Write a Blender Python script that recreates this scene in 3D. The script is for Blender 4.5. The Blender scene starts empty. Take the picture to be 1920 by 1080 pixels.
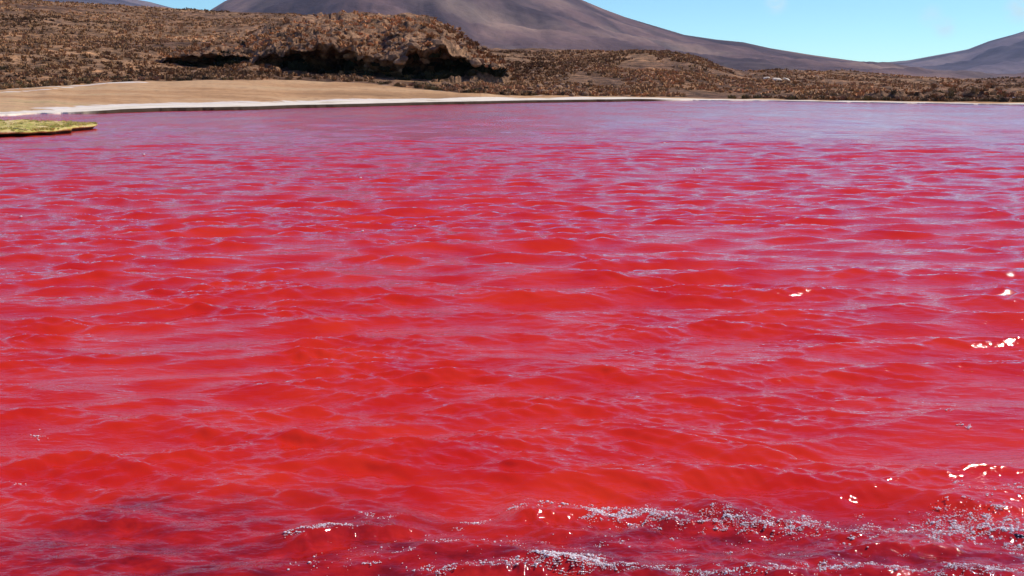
import bpy, math, random
import numpy as np

# ------------------------------------------------------------------ camera, sky, sun
S = bpy.context.scene
COL = S.collection
random.seed(7)
RNG = np.random.default_rng(7)

F = 1844.0                      # focal length in pixels of the 1920 px wide photograph
HC = 1.8                        # eye height over the water
PITCH = math.atan(390.0 / F)
SP, CP = math.sin(PITCH), math.cos(PITCH)

cam_d = bpy.data.cameras.new('camera')
cam_d.sensor_width = 36.0
cam_d.lens = 36.0 * F / 1920.0
cam_d.clip_start = 0.05
cam_d.clip_end = 60000.0
cam = bpy.data.objects.new('camera', cam_d)
COL.objects.link(cam)
cam.location = (0, 0, HC)
cam.rotation_euler = (math.pi / 2 - PITCH, 0, 0)
S.camera = cam

SUN_AZ = math.radians(73)       # clockwise from +Y (the view direction) towards +X
SUN_EL = math.radians(52)
w = bpy.data.worlds.new("World"); S.world = w; w.use_nodes = True
nt = w.node_tree; nt.nodes.clear()
sky = nt.nodes.new('ShaderNodeTexSky'); sky.sky_type = 'NISHITA'; sky.sun_disc = False
sky.sun_elevation = SUN_EL; sky.sun_rotation = SUN_AZ
sky.altitude = 2500.0; sky.air_density = 1.0; sky.dust_density = 0.3; sky.ozone_density = 1.6
tint = nt.nodes.new('ShaderNodeMix'); tint.data_type = 'RGBA'; tint.blend_type = 'MULTIPLY'
tint.inputs['Factor'].default_value = 1.0
tint.inputs['B'].default_value = (0.66, 1.08, 1.18, 1)
nt.links.new(sky.outputs[0], tint.inputs['A'])
gz = nt.nodes.new('ShaderNodeSeparateXYZ'); gtc = nt.nodes.new('ShaderNodeTexCoord')
nt.links.new(gtc.outputs['Generated'], gz.inputs[0])
gm = nt.nodes.new('ShaderNodeMapRange'); gm.interpolation_type = 'SMOOTHSTEP'
gm.inputs['From Min'].default_value = 0.04; gm.inputs['From Max'].default_value = 0.55
nt.links.new(gz.outputs['Z'], gm.inputs['Value'])
gc = nt.nodes.new('ShaderNodeMix'); gc.data_type = 'RGBA'
gc.inputs['A'].default_value = (0.74, 1.10, 1.16, 1); gc.inputs['B'].default_value = (0.72, 0.60, 1.22, 1)
nt.links.new(gm.outputs[0], gc.inputs['Factor']); nt.links.new(gc.outputs['Result'], tint.inputs['B'])
# a few faint wisps of cloud, fixed to compass directions of the sky
tc = nt.nodes.new('ShaderNodeTexCoord')
def pix_dir(px, py):
    u, v = (px - 960) / F, (540 - py) / F
    d = np.array([u, CP + v * SP, -SP + v * CP]); return d / np.linalg.norm(d)
cn = nt.nodes.new('ShaderNodeTexNoise'); cn.inputs['Scale'].default_value = 60; cn.inputs['Detail'].default_value = 5
mp = nt.nodes.new('ShaderNodeMapping'); mp.inputs['Scale'].default_value = (1, 1, 2.2)
nt.links.new(tc.outputs['Generated'], mp.inputs[0]); nt.links.new(mp.outputs[0], cn.inputs['Vector'])
last = tint.outputs['Result']
for (px, py, rad, st) in ((1455, 6, .014, .85), (1772, 52, .013, .8), (1745, 30, .014, .5), (1912, 16, .017, .9), (1300, -60, .02, .5), (1700, -90, .03, .5)):
    d = pix_dir(px, py)
    sub = nt.nodes.new('ShaderNodeVectorMath'); sub.operation = 'DISTANCE'
    nt.links.new(tc.outputs['Generated'], sub.inputs[0]); sub.inputs[1].default_value = tuple(d)
    mr = nt.nodes.new('ShaderNodeMapRange'); mr.interpolation_type = 'SMOOTHSTEP'
    mr.inputs['From Min'].default_value = rad; mr.inputs['From Max'].default_value = rad * .1
    mr.inputs['To Min'].default_value = 0; mr.inputs['To Max'].default_value = st
    nt.links.new(sub.outputs['Value'], mr.inputs['Value'])
    nm = nt.nodes.new('ShaderNodeMapRange'); nm.inputs['From Min'].default_value = .30; nm.inputs['From Max'].default_value = .52
    nt.links.new(cn.outputs['Fac'], nm.inputs['Value'])
    mm = nt.nodes.new('ShaderNodeMath'); mm.operation = 'MULTIPLY'
    nt.links.new(mr.outputs[0], mm.inputs[0]); nt.links.new(nm.outputs[0], mm.inputs[1])
    mx = nt.nodes.new('ShaderNodeMix'); mx.data_type = 'RGBA'
    nt.links.new(mm.outputs[0], mx.inputs['Factor']); nt.links.new(last, mx.inputs['A'])
    mx.inputs['B'].default_value = (5.0, 7.2, 7.8, 1)
    last = mx.outputs['Result']
bg = nt.nodes.new('ShaderNodeBackground'); bg.inputs['Strength'].default_value = 0.14
wo = nt.nodes.new('ShaderNodeOutputWorld')
nt.links.new(last, bg.inputs[0]); nt.links.new(bg.outputs[0], wo.inputs[0])

sd = bpy.data.lights.new('sun', 'SUN'); sd.energy = 4.1; sd.angle = math.radians(0.5); sd.color = (1, .94, .84)
sun = bpy.data.objects.new('sun', sd); COL.objects.link(sun)
from mathutils import Vector
SDIR = Vector((math.sin(SUN_AZ) * math.cos(SUN_EL), math.cos(SUN_AZ) * math.cos(SUN_EL), math.sin(SUN_EL)))
sun.rotation_euler = SDIR.to_track_quat('Z', 'Y').to_euler()
sun.location = (0, 0, 50)
S.view_settings.view_transform = 'Standard'; S.view_settings.look = 'None'
S.view_settings.exposure = 0.0; S.view_settings.gamma = 1.0
S.view_settings.use_curve_mapping = False

# ------------------------------------------------------------------ helpers
def slope(py):
    v = (540 - np.asarray(py, float)) / F
    return (-SP + CP * v) / (CP + SP * v)
def uof(px, py=150):
    """x / Y of a column of the photograph"""
    v = (540 - np.asarray(py, float)) / F
    return ((np.asarray(px, float) - 960) / F) / (CP + SP * v)
def pxof(u, py=150):
    v = (540 - py) / F
    return u * (CP + SP * v) * F + 960
def ywater(py):
    return -HC / slope(py)
def zat(py, Y):
    return HC + Y * slope(py)
def P(px, py, Y):
    return np.array([uof(px, py) * Y, Y, zat(py, Y)])
def sm(x, a, b):
    t = np.clip((x - a) / (b - a), 0, 1); return t * t * (3 - 2 * t)

def _h(ix, iy, iz, seed):
    n = (ix * 374761393 + iy * 668265263 + iz * 2147483647 + seed * 1274126177) & 0xffffffff
    n = ((n ^ (n >> 13)) * 1274126177) & 0xffffffff
    n = (n ^ (n >> 16)) & 0xffffffff
    return n / 4294967295.0 * 2 - 1
def vnoise(p, seed=0):
    p = np.asarray(p, float)
    i = np.floor(p).astype(np.int64); f = p - i
    f = f * f * f * (f * (f * 6 - 15) + 10)
    r = 0
    for dx in (0, 1):
        wx = f[..., 0] if dx else 1 - f[..., 0]
        for dy in (0, 1):
            wy = f[..., 1] if dy else 1 - f[..., 1]
            for dz in (0, 1):
                wz = f[..., 2] if dz else 1 - f[..., 2]
                r = r + wx * wy * wz * _h(i[..., 0] + dx, i[..., 1] + dy, i[..., 2] + dz, seed)
    return r
def fbm(p, octv=4, seed=0, gain=.5):
    r = 0; a = 1; p = np.asarray(p, float)
    for k in range(octv):
        r = r + a * vnoise(p * (2 ** k) + 17.3 * k, seed + k); a *= gain
    return r
def xyz(x, y, z=0.0):
    return np.stack([x, y, np.zeros_like(x) + z], -1)

def mesh_np(name, co, faces, smooth=True, attrs=None, colors=None):
    me = bpy.data.meshes.new(name)
    co = np.ascontiguousarray(co, np.float32).reshape(-1, 3)
    faces = np.ascontiguousarray(faces, np.int32)
    k = faces.shape[1]; n = len(faces)
    me.vertices.add(len(co)); me.vertices.foreach_set('co', co.ravel())
    me.loops.add(n * k); me.loops.foreach_set('vertex_index', faces.ravel())
    me.polygons.add(n); me.polygons.foreach_set('loop_start', np.arange(0, n * k, k, dtype=np.int32))
    me.polygons.foreach_set('loop_total', np.full(n, k, np.int32))
    me.update(calc_edges=True)
    me.polygons.foreach_set('use_smooth', np.full(n, smooth))
    for an, av in (attrs or {}).items():
        a = me.attributes.new(an, 'FLOAT', 'POINT'); a.data.foreach_set('value', np.ascontiguousarray(av, np.float32).ravel())
    for an, av in (colors or {}).items():
        a = me.attributes.new(an, 'FLOAT_COLOR', 'POINT'); a.data.foreach_set('color', np.ascontiguousarray(av, np.float32).ravel())
    return me
def link(name, me, mat=None, parent=None, **props):
    o = bpy.data.objects.new(name, me); COL.objects.link(o)
    if mat and not me.materials: me.materials.append(mat)
    if parent: o.parent = parent
    for k, v in props.items(): o[k] = v
    return o
def grid_faces(nr, nc):
    i = np.arange(nr * nc).reshape(nr, nc)
    a, b, c, d = i[:-1, :-1], i[:-1, 1:], i[1:, 1:], i[1:, :-1]
    return np.stack([a, b, c, d], -1).reshape(-1, 4)

# ---- materials
def mat_new(name, rough=.9, spec=.3):
    m = bpy.data.materials.new(name); m.use_nodes = True
    b = m.node_tree.nodes['Principled BSDF']
    b.inputs['Roughness'].default_value = rough
    b.inputs['Specular IOR Level'].default_value = spec
    return m, m.node_tree, b
def N(t, kind, **kw):
    n = t.nodes.new('ShaderNode' + kind)
    for k, v in kw.items():
        if k in n.inputs.keys(): n.inputs[k].default_value = v
        else: setattr(n, k, v)
    return n
def coords(t, scale=(1, 1, 1)):
    c = N(t, 'NewGeometry'); m = N(t, 'Mapping'); m.inputs['Scale'].default_value = scale
    t.links.new(c.outputs['Position'], m.inputs[0]); return m.outputs[0]
def noise(t, vec, scale, detail=5, rough=.6):
    n = N(t, 'TexNoise'); n.inputs['Scale'].default_value = scale; n.inputs['Detail'].default_value = detail
    n.inputs['Roughness'].default_value = rough
    t.links.new(vec, n.inputs['Vector']); return n.outputs['Fac']
def ramp(t, fac, stops):
    r = N(t, 'ValToRGB'); cr = r.color_ramp
    while len(cr.elements) < len(stops): cr.elements.new(.5)
    for e, (p, c) in zip(cr.elements, stops):
        e.position = p; e.color = (*c, 1)
    t.links.new(fac, r.inputs[0]); return r.outputs[0]
def mix(t, fac, a, b, blend='MIX'):
    m = N(t, 'Mix', data_type='RGBA', blend_type=blend)
    for s, v in (('Factor', fac), ('A', a), ('B', b)):
        if isinstance(v, (int, float)): m.inputs[s].default_value = v
        elif isinstance(v, tuple): m.inputs[s].default_value = (*v, 1)
        else: t.links.new(v, m.inputs[s])
    return m.outputs['Result']
def attr(t, name):
    return N(t, 'Attribute', attribute_name=name)
def maprange(t, fac, a, b, c=0., d=1.):
    m = N(t, 'MapRange'); m.inputs['From Min'].default_value = a; m.inputs['From Max'].default_value = b
    m.inputs['To Min'].default_value = c; m.inputs['To Max'].default_value = d
    t.links.new(fac, m.inputs['Value']); return m.outputs[0]
def bump(t, b, h, dist, strength=1.0):
    n = N(t, 'Bump'); n.inputs['Distance'].default_value = dist; n.inputs['Strength'].default_value = strength
    t.links.new(h, n.inputs['Height']); t.links.new(n.outputs[0], b.inputs['Normal']); return n

# ------------------------------------------------------------------ profiles read off the view
def interp(px, pts):
    a = np.array(pts, float); return np.interp(px, a[:, 0], a[:, 1])
SHORE = [(-900, 236), (-300, 226), (0, 216.5), (70, 214.5), (150, 214), (250, 211), (330, 209), (480, 205.5), (600, 202), (700, 199.5), (850, 196), (1000, 193), (1180, 190), (1300, 189), (1450, 190), (1700, 194.5), (1920, 197.5), (2400, 203), (2900, 210)]
SALT_IN = [(-900, 220), (-300, 214), (0, 213), (90, 210), (150, 206.5), (250, 199), (330, 197), (480, 193), (640, 189), (760, 186), (900, 183.5), (1100, 182), (1300, 185.5), (1450, 187.3), (1700, 192), (1920, 195), (2900, 206)]
SAND_T = [(-900, 182), (-300, 176), (0, 168), (100, 162), (180, 157), (260, 152.5), (400, 150.5), (560, 150.5), (640, 154), (700, 158), (790, 167), (860, 175), (930, 177.5), (1100, 180), (1300, 183.5), (1450, 186.5), (1700, 191.5), (1920, 194.5), (2900, 205)]
CREST = [(-900, -50), (-300, -22), (-100, -5), (60, 1), (100, 4), (180, 12), (260, 20), (350, 25), (400, 26.5), (480, 28), (560, 29), (640, 40), (740, 70), (830, 88), (905, 92), (1000, 96), (1080, 99), (1150, 104), (1210, 104), (1290, 111), (1330, 122), (1390, 134), (1500, 133), (1570, 134), (1640, 139), (1720, 145), (1800, 151), (1860, 153), (1920, 155), (2900, 150)]
CREST_Y = [(-900, 240), (0, 250), (400, 270), (560, 260), (740, 200), (905, 190), (1290, 190), (1400, 230), (1700, 260), (2900, 300)]

def prof(px):
    """breakpoints (Y, z) from the water outwards for columns px -> arrays [k, n]"""
    n1 = fbm(xyz(px / 55., 0 * px), 2, 3); n2 = fbm(xyz(px / 60., 0 * px + 9), 4, 5)
    Ys = ywater(interp(px, SHORE)) + .35 * n1 + .4 * n2
    wide = sm(interp(px, SHORE) - interp(px, SALT_IN), 3.5, 8)
    step = .09 + .13 * sm(px, 60, 250) * sm(-px, -1320, -1180)
    Ysi = Ys + 1.2 + 5.0 * wide
    zi = np.maximum(zat(interp(px, SALT_IN), Ysi), step + .03)
    ys = interp(px, SAND_T) + .35 * n2
    Yt = np.where(px < 900, Ysi + 22 * sm(-px, -930, -500) + 1.5, Ysi + 1.5) 
    zt = np.maximum(zat(ys, Yt), zi + .03)
    Yc = interp(px, CREST_Y)
    zc = zat(interp(px, CREST), Yc)
    Ym = Yt + .42 * (Yc - Yt)
    ym = ys + .62 * (interp(px, CREST) - ys) 
    zm = np.maximum(zat(ym, Ym), zt + .1)
    rise = zat(interp(px, CREST) + 7, Yc * 1.6)
    Z = np.stack([0 * px - .45, 0 * px - .4, step - .02, zi, zt, zm, zc, rise, zat(146.5, 3000. + 0 * px), 0 * px - 12., 0 * px - 60])
    Yk = np.stack([0 * px + 3.2, Ys - .03, Ys + .05, Ysi, Yt, Ym, Yc, Yc * 1.6, 3000 + 0 * px, 12000 + 0 * px, 30000 + 0 * px])
    return Yk, Z

LOB = lambda p: fbm(p, 5, 21)
def relief(x, y, Yt, Yc, px):
    """humps and hollows of the brushy ground, fading in behind the sand"""
    k = sm(y, Yt + 1, Yt + 25) * (1 - sm(y, 900, 2500))
    h = fbm(xyz(x / 26., y / 34.), 5, 11) * 1.0 + fbm(xyz(x / 5., y / 6.), 3, 31) * .22
    return h * k
def ground_z(x, y):
    """height of the land at a world point in front of the camera"""
    x = np.asarray(x, float); y = np.asarray(y, float)
    px = np.clip(pxof(x / np.maximum(y, 1)), -900, 2900)
    Yk, Z = prof(px)
    z = np.zeros_like(x)
    for k in range(len(Yk) - 1):
        m = (y >= Yk[k]) & (y < Yk[k + 1])
        t = (y - Yk[k]) / (Yk[k + 1] - Yk[k])
        z = np.where(m, Z[k] + t * (Z[k + 1] - Z[k]), z)
    return z + relief(x, y, Yk[4], Yk[6], px)

# ------------------------------------------------------------------ ground materials
def brush_material():
    m, t, b = mat_new('brush_soil', .95, .15)
    v = coords(t)
    n1 = noise(t, v, .035, 4); n2 = noise(t, v, .9, 6, .7); n3 = noise(t, v, .22, 5, .65)
    c = ramp(t, n1, [(.35, (.18, .10, .06)), (.55, (.30, .172, .092)), (.7, (.44, .26, .14))])
    c2 = ramp(t, n3, [(.35, (.45, .42, .38)), (.5, (.9, .9, .9)), (.66, (1.5, 1.4, 1.25))])
    c = mix(t, 1.0, c, c2, 'MULTIPLY')
    c3 = ramp(t, n2, [(.38, (.22, .22, .2)), (.5, (.85, .85, .8)), (.64, (1.7, 1.6, 1.45))])
    c = mix(t, .85, c, c3, 'MULTIPLY')
    t.links.new(c, b.inputs['Base Color'])
    bump(t, b, n2, .5)
    return m
def sand_material():
    m, t, b = mat_new('tan_sand', .95, .15)
    v = coords(t, (1, 1, 1)); vs = coords(t, (.25, 1, 1))
    n1 = noise(t, vs, .22, 6); n2 = noise(t, v, 1.4, 5, .7)
    c = ramp(t, n1, [(.3, (.30, .17, .075)), (.45, (.48, .27, .12)), (.58, (.54, .34, .17)), (.7, (.42, .31, .13))])
    c = mix(t, .6, c, ramp(t, n2, [(.3, (.45, .40, .36)), (.45, (.95, .95, .95)), (.7, (1.25, 1.25, 1.2))]), 'MULTIPLY')
    a = attr(t, 'salt')
    nz = noise(t, vs, .8, 5, .7)
    add = N(t, 'Math', operation='ADD'); t.links.new(a.outputs['Fac'], add.inputs[0])
    t.links.new(maprange(t, nz, .3, .7, -.55, .45), add.inputs[1])
    c = mix(t, maprange(t, add.outputs[0], .45, .6), c, (.72, .64, .52))
    t.links.new(c, b.inputs['Base Color']); bump(t, b, n2, .05)
    return m
def salt_material():
    m, t, b = mat_new('salt_crust', .85, .25)
    v = coords(t); n1 = noise(t, v, .5, 6); n2 = noise(t, v, 5, 4)
    c = ramp(t, n1, [(.3, (.52, .42, .27)), (.42, (.74, .64, .46)), (.55, (.84, .74, .56)), (.75, (.80, .66, .50))])
    s = N(t, 'SeparateXYZ'); g = N(t, 'NewGeometry'); t.links.new(g.outputs['Position'], s.inputs[0])
    c = mix(t, maprange(t, attr(t, 'edge').outputs['Fac'], .2, .6), c, (.05, .03, .015))  # front face of the step coloured near black for its undercut shade
    t.links.new(c, b.inputs['Base Color']); bump(t, b, n2, .06)
    return m
M_BRUSH, M_SAND, M_SALT = brush_material(), sand_material(), salt_material()
m, t, b = mat_new('red_mud', .8, .3)
t.links.new(ramp(t, noise(t, coords(t), 3, 6), [(.3, (.05, .012, .008)), (.7, (.16, .04, .02))]), b.inputs['Base Color'])
M_BED = m

# ------------------------------------------------------------------ the ground, in one polar sheet split by kind of ground
dense = np.radians(np.linspace(-33, 33, 1001))
side = np.radians(np.linspace(33, 62, 60)[1:])
az = np.concatenate([-side[::-1], dense, side])
px = pxof(np.tan(az))
Yk, Z = prof(np.clip(px, -900, 2900))
counts = [10, 3, 10, 20, 62, 62, 24, 30, 12, 6]
rows_Y, rows_Z, rows_zone = [], [], []
for k, c in enumerate(counts):
    for j in range(c):
        tt = j / c
        if k == 6 or k == 7 or k >= 7: tt = tt ** 1.4
        if k == 2: tt = tt ** 1.0
        rows_Y.append(Yk[k] + tt * (Yk[k + 1] - Yk[k])); rows_Z.append(Z[k] + tt * (Z[k + 1] - Z[k])); rows_zone.append(k)
rows_Y.append(Yk[-1]); rows_Z.append(Z[-1]); rows_zone.append(len(counts))
GY = np.array(rows_Y); GZ = np.array(rows_Z); GX = GY * np.tan(az)[None]
PXG = np.clip(pxof(GX / GY), -900, 2900)
GZ = GZ + relief(GX, GY, Yk[4][None], Yk[6][None], PXG)
k3 = sm(GY, Yk[2] + .2, Yk[3]) * (1 - sm(GY, Yk[4], Yk[4] + 10))
GZ += k3 * .05 * fbm(xyz(GX / 3, GY / 3), 3, 8)
zone = np.array(rows_zone)
def slice_obj(name, r0, r1, mat, attrs=None, **props):
    co = np.stack([GX[r0:r1 + 1], GY[r0:r1 + 1], GZ[r0:r1 + 1]], -1)
    me = mesh_np(name, co, grid_faces(r1 - r0 + 1, len(az)), True, attrs)
    return link(name, me, mat, kind='structure', **props)
st = [int(np.argmax(zone == k)) for k in range(len(counts) + 1)]
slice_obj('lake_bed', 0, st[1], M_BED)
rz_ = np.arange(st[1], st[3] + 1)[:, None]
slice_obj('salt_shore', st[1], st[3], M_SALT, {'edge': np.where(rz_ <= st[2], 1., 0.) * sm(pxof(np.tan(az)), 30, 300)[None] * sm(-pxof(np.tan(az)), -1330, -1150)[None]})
# salt bloom at the back edge of the sand, where it meets the brush
ss = slice(st[3], st[4] + 1)
tt = (GY[ss] - Yk[3]) / (Yk[4] - Yk[3])
ppx = PXG[ss]
bl = np.exp(-((tt - .985) / .03) ** 2) * (.25 + .6 * sm(-ppx, -320, -120) + .3 * sm(ppx, 500, 640))
bl += np.exp(-((tt - (.80 + .17 * sm(ppx, 0, 230))) / .035) ** 2) * .75 * sm(-ppx, -330, -250)
bl += (1 - sm(tt, 0, .14)) * .9
slice_obj('sand_flat', st[3], st[4], M_SAND, {'salt': bl})
slice_obj('brush_slope', st[4], len(zone) - 1, M_BRUSH)
# the near bank the photographer stands on and the land behind, below and outside the picture
bx_, by_ = np.meshgrid(np.concatenate([[-9000, -2000, -400], np.linspace(-120, 120, 161), [400, 2000, 9000]]),
                       np.concatenate([[-9000, -2000, -300, -60, -20], np.linspace(-10, 3.2, 67)]))
bz_ = np.where(by_ > -1.5, .42 - (by_ + 1.5) * .12, .42 + .02 * np.minimum(-by_ - 1.5, 200)) + .03 * fbm(xyz(bx_ * 2, by_ * 2), 4, 77)
bz_ -= .33 * sm(by_, 1.6, 2.6)
bz_ = np.where(by_ > 3.0, -.45, bz_)
me = mesh_np('near_bank', np.stack([bx_, by_, bz_], -1), grid_faces(*bx_.shape), True)
link('near_bank', me, M_BED, kind='structure')

# ------------------------------------------------------------------ far mountains
def mountain_material(name, c1, c2, c3):
    m, t, b = mat_new(name, .95, .1)
    v = coords(t); n0 = noise(t, v, .0012, 6, .6); n1 = noise(t, v, .009, 6, .7)
    c = ramp(t, n0, [(.36, c1), (.52, c2), (.66, c3)])
    c = mix(t, .5, c, ramp(t, n1, [(.35, (.6, .6, .62)), (.5, (1, 1, 1)), (.65, (1.3, 1.25, 1.2))]), 'MULTIPLY')
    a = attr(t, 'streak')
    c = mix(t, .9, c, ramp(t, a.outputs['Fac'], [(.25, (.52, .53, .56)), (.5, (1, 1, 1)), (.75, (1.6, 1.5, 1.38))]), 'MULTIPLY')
    t.links.new(c, b.inputs['Base Color'])
    bump(t, b, n1, 14)
    return m
def mountain(name, sil, foot_y, Yf, Yr, mat, seed, px0, px1, gull, cols=420, rows=110):
    px = np.linspace(px0, px1, cols)[None]; v = np.linspace(0, 1, rows)[:, None]
    top = interp(px[0], sil)[None]; foot = interp(px[0], foot_y)[None] if isinstance(foot_y, list) else foot_y + 0 * top
    foot = np.maximum(foot, top + 2)
    zt, zf = zat(top, Yr), zat(foot, Yf)
    # front face then the hidden back side
    Y = np.where(v < .8, Yf + (Yr - Yf) * (v / .8), Yr + (Yr - Yf) * (v - .8) / .2)
    q = np.clip(v / .8, 0, 1)
    z = zf + (zt - zf) * (.55 * q + .45 * q ** 2)
    z = np.where(v < .8, z, zt + (-zt - 80) * ((v - .8) / .2) ** 1.2)
    Y = Y + 0 * z
    X = uof(px) * Y
    # gullies fan out from the summit
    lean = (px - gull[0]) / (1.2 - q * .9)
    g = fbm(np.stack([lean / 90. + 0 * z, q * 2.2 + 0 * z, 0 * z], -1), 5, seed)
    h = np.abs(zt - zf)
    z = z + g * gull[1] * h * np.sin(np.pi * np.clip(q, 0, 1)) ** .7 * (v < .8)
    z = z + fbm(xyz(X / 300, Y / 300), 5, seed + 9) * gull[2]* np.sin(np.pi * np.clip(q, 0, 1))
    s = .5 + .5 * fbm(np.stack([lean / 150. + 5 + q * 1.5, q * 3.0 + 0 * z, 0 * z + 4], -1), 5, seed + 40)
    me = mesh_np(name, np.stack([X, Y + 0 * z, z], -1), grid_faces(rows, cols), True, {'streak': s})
    return link(name, me, mat, kind='structure')
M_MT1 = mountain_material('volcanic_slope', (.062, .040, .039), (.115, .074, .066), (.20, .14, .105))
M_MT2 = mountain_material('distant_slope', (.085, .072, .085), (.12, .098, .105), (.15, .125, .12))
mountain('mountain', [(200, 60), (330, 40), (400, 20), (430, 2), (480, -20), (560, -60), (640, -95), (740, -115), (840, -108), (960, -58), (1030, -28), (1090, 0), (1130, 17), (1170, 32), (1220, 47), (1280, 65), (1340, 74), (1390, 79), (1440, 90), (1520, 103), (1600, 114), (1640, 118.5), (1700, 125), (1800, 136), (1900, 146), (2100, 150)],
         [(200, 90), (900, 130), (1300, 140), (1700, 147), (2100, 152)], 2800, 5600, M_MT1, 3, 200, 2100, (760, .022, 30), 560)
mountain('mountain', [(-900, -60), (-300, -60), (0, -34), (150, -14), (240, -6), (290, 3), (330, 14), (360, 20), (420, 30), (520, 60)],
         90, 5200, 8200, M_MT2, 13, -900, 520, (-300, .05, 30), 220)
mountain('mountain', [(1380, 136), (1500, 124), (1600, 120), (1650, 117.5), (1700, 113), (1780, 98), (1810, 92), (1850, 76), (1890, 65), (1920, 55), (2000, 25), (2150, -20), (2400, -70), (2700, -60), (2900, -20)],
         [(1380, 146), (2900, 146)], 6000, 9000, M_MT2, 23, 1380, 2900, (2400, .05, 30), 300)

# ------------------------------------------------------------------ rocky mounds with dark undercut faces
def rock_material(name, base, warm, dark, sc=1.0):
    m, t, b = mat_new(name, .95, .15)
    v = coords(t); n1 = noise(t, v, .28 * sc, 5); n2 = noise(t, v, 1.6 * sc, 6, .72)
    c = ramp(t, n1, [(.33, dark), (.5, base), (.66, warm)])
    c = mix(t, .9, c, ramp(t, n2, [(.36, (.25, .23, .2)), (.5, (.9, .9, .9)), (.66, (1.6, 1.5, 1.4))]), 'MULTIPLY')
    t.links.new(c, b.inputs['Base Color']); bump(t, b, n2, .35)
    return m
M_ROCK = rock_material('brown_rock', (.25, .142, .078), (.44, .25, .13), (.13, .075, .042))
MOUNDS = []
def outcrop(name, top, lip, cave, depth, Yl, back, seed, nc, label, cat, amp=.5):
    p0, p1 = top[0][0], top[-1][0]
    px = np.linspace(p0, p1, nc)
    yt, yl, yc = interp(px, top), interp(px, lip), interp(px, cave); d = interp(px, depth)
    Yl_ = interp(px, Yl) if isinstance(Yl, list) else Yl + 0 * px
    jag = fbm(xyz(px / 9., 0 * px), 4, seed) ; yl = yl + jag * 3.5 * (d > .6)
    Yt = Yl_ + interp(px, back) if isinstance(back, list) else Yl_ + back
    zc, zl, zt = zat(yc, Yl_), zat(yl, Yl_), zat(yt + jag * .8, Yt)
    zl = np.minimum(zl, zt); zc = np.minimum(zc, zl - .1)
    P_ = []  # profile rows (Y, z)
    def seg(Ya, za, Yb, zb, n, bulge=0.):
        for j in range(n):
            q = j / n; P_.append((Ya + (Yb - Ya) * q, za + (zb - za) * q + bulge * math.sin(math.pi * q) * np.abs(zb - za)))
    seg(Yl_ - 1.5, zc - 2.0, Yl_ + .2, zc - .1, 4)
    seg(Yl_ + .2, zc - .1, Yl_ + d, zc + .1, 8)
    seg(Yl_ + d, zc + .1, Yl_ + d * .9, zl - .35 * (zl - zc), 10)
    seg(Yl_ + d * .9, zl - .35 * (zl - zc), Yl_, zl - .1, 10)
    seg(Yl_, zl - .1, Yl_ + .5, zl + .25, 4)
    seg(Yl_ + .5, zl + .25, Yt, zt, 30, .10)
    seg(Yt, zt, Yt + 12, zt - .8, 6)
    seg(Yt + 12, zt - .8, Yt + 45, zt - 9, 6)
    P_.append((Yt + 50, zt - 14))
    Y = np.array([a + 0 * px for a, _ in P_]); z = np.array([b_ + 0 * px for _, b_ in P_])
    X = uof(px)[None] * Y
    edge = np.clip(np.minimum(px - p0, p1 - px) / (.08 * (p1 - p0)), 0, 1)[None]
    p3 = np.stack([X, Y, z], -1)
    k = amp * edge * (1 - sm(Y, Yt + 5, Yt + 20))
    fade = np.exp(-((Y - Yt) / 2.5) ** 2)
    Y = Y + k * (1 - .5 * fade) * fbm(p3 / 1.9, 4, seed + 2); X = X + k * .7 * fbm(p3 / 1.6, 4, seed + 5)
    z = z + k * (1 - .6 * fade) * .8 * fbm(p3 / 1.7 + 5, 4, seed + 7)
    blk = fbm(np.stack([X / 2.6, Y / 2.6, z / 1.3], -1), 3, seed + 11); blk = np.round(blk * 3.5) / 3.5
    Y = Y - k * .5 * blk; z = z + k * .2 * blk * (1 - fade)
    me = mesh_np(name, np.stack([X, Y, z], -1), grid_faces(len(P_), nc), True)
    o = link(name, me, M_ROCK, label=label, category=cat)
    MOUNDS.append((np.stack([X, Y, z], -1), px, len(P_)))
    return o
outcrop('rock_mound',
        [(470, 62), (520, 42), (560, 33), (600, 29), (650, 27), (700, 26.5), (760, 27), (800, 29), (822, 40), (845, 55), (870, 72), (900, 91), (915, 99), (935, 112), (955, 135)],
        [(470, 118), (520, 96), (560, 88), (600, 88), (660, 97), (700, 118), (745, 112), (780, 94), (820, 92), (860, 100), (885, 113), (915, 122), (955, 140)],
        [(470, 124), (520, 130), (560, 134), (600, 142), (650, 150), (700, 154), (760, 156), (800, 153), (850, 144), (900, 132), (955, 142)],
        [(470, .3), (520, 5), (560, 10), (660, 11), (710, 7), (745, 6), (800, 9), (860, 8), (900, 3), (955, .2)],
        [(470, 106), (600, 101), (760, 97), (850, 99), (955, 103)], [(470, 34), (600, 38), (800, 34), (955, 14)], 41, 520,
        'large tan brown rocky mound with a long black undercut face above the sand flat', 'rock mound', .6)
outcrop('rock_ledge',
        [(296, 112), (330, 100), (380, 93), (430, 91), (470, 96), (500, 108), (530, 125)],
        [(296, 116), (320, 111), (345, 106), (380, 106), (410, 101), (450, 100), (470, 108), (530, 130)],
        [(296, 118), (330, 124), (370, 133), (400, 130), (450, 118), (480, 116), (530, 134)],
        [(296, .2), (330, 4), (380, 5.5), (440, 5), (470, .6), (530, .2)], 108, 9, 57, 220,
        'low brown rock ledge shading a ragged dark hollow beside the big mound', 'rock ledge', .6)
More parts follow.
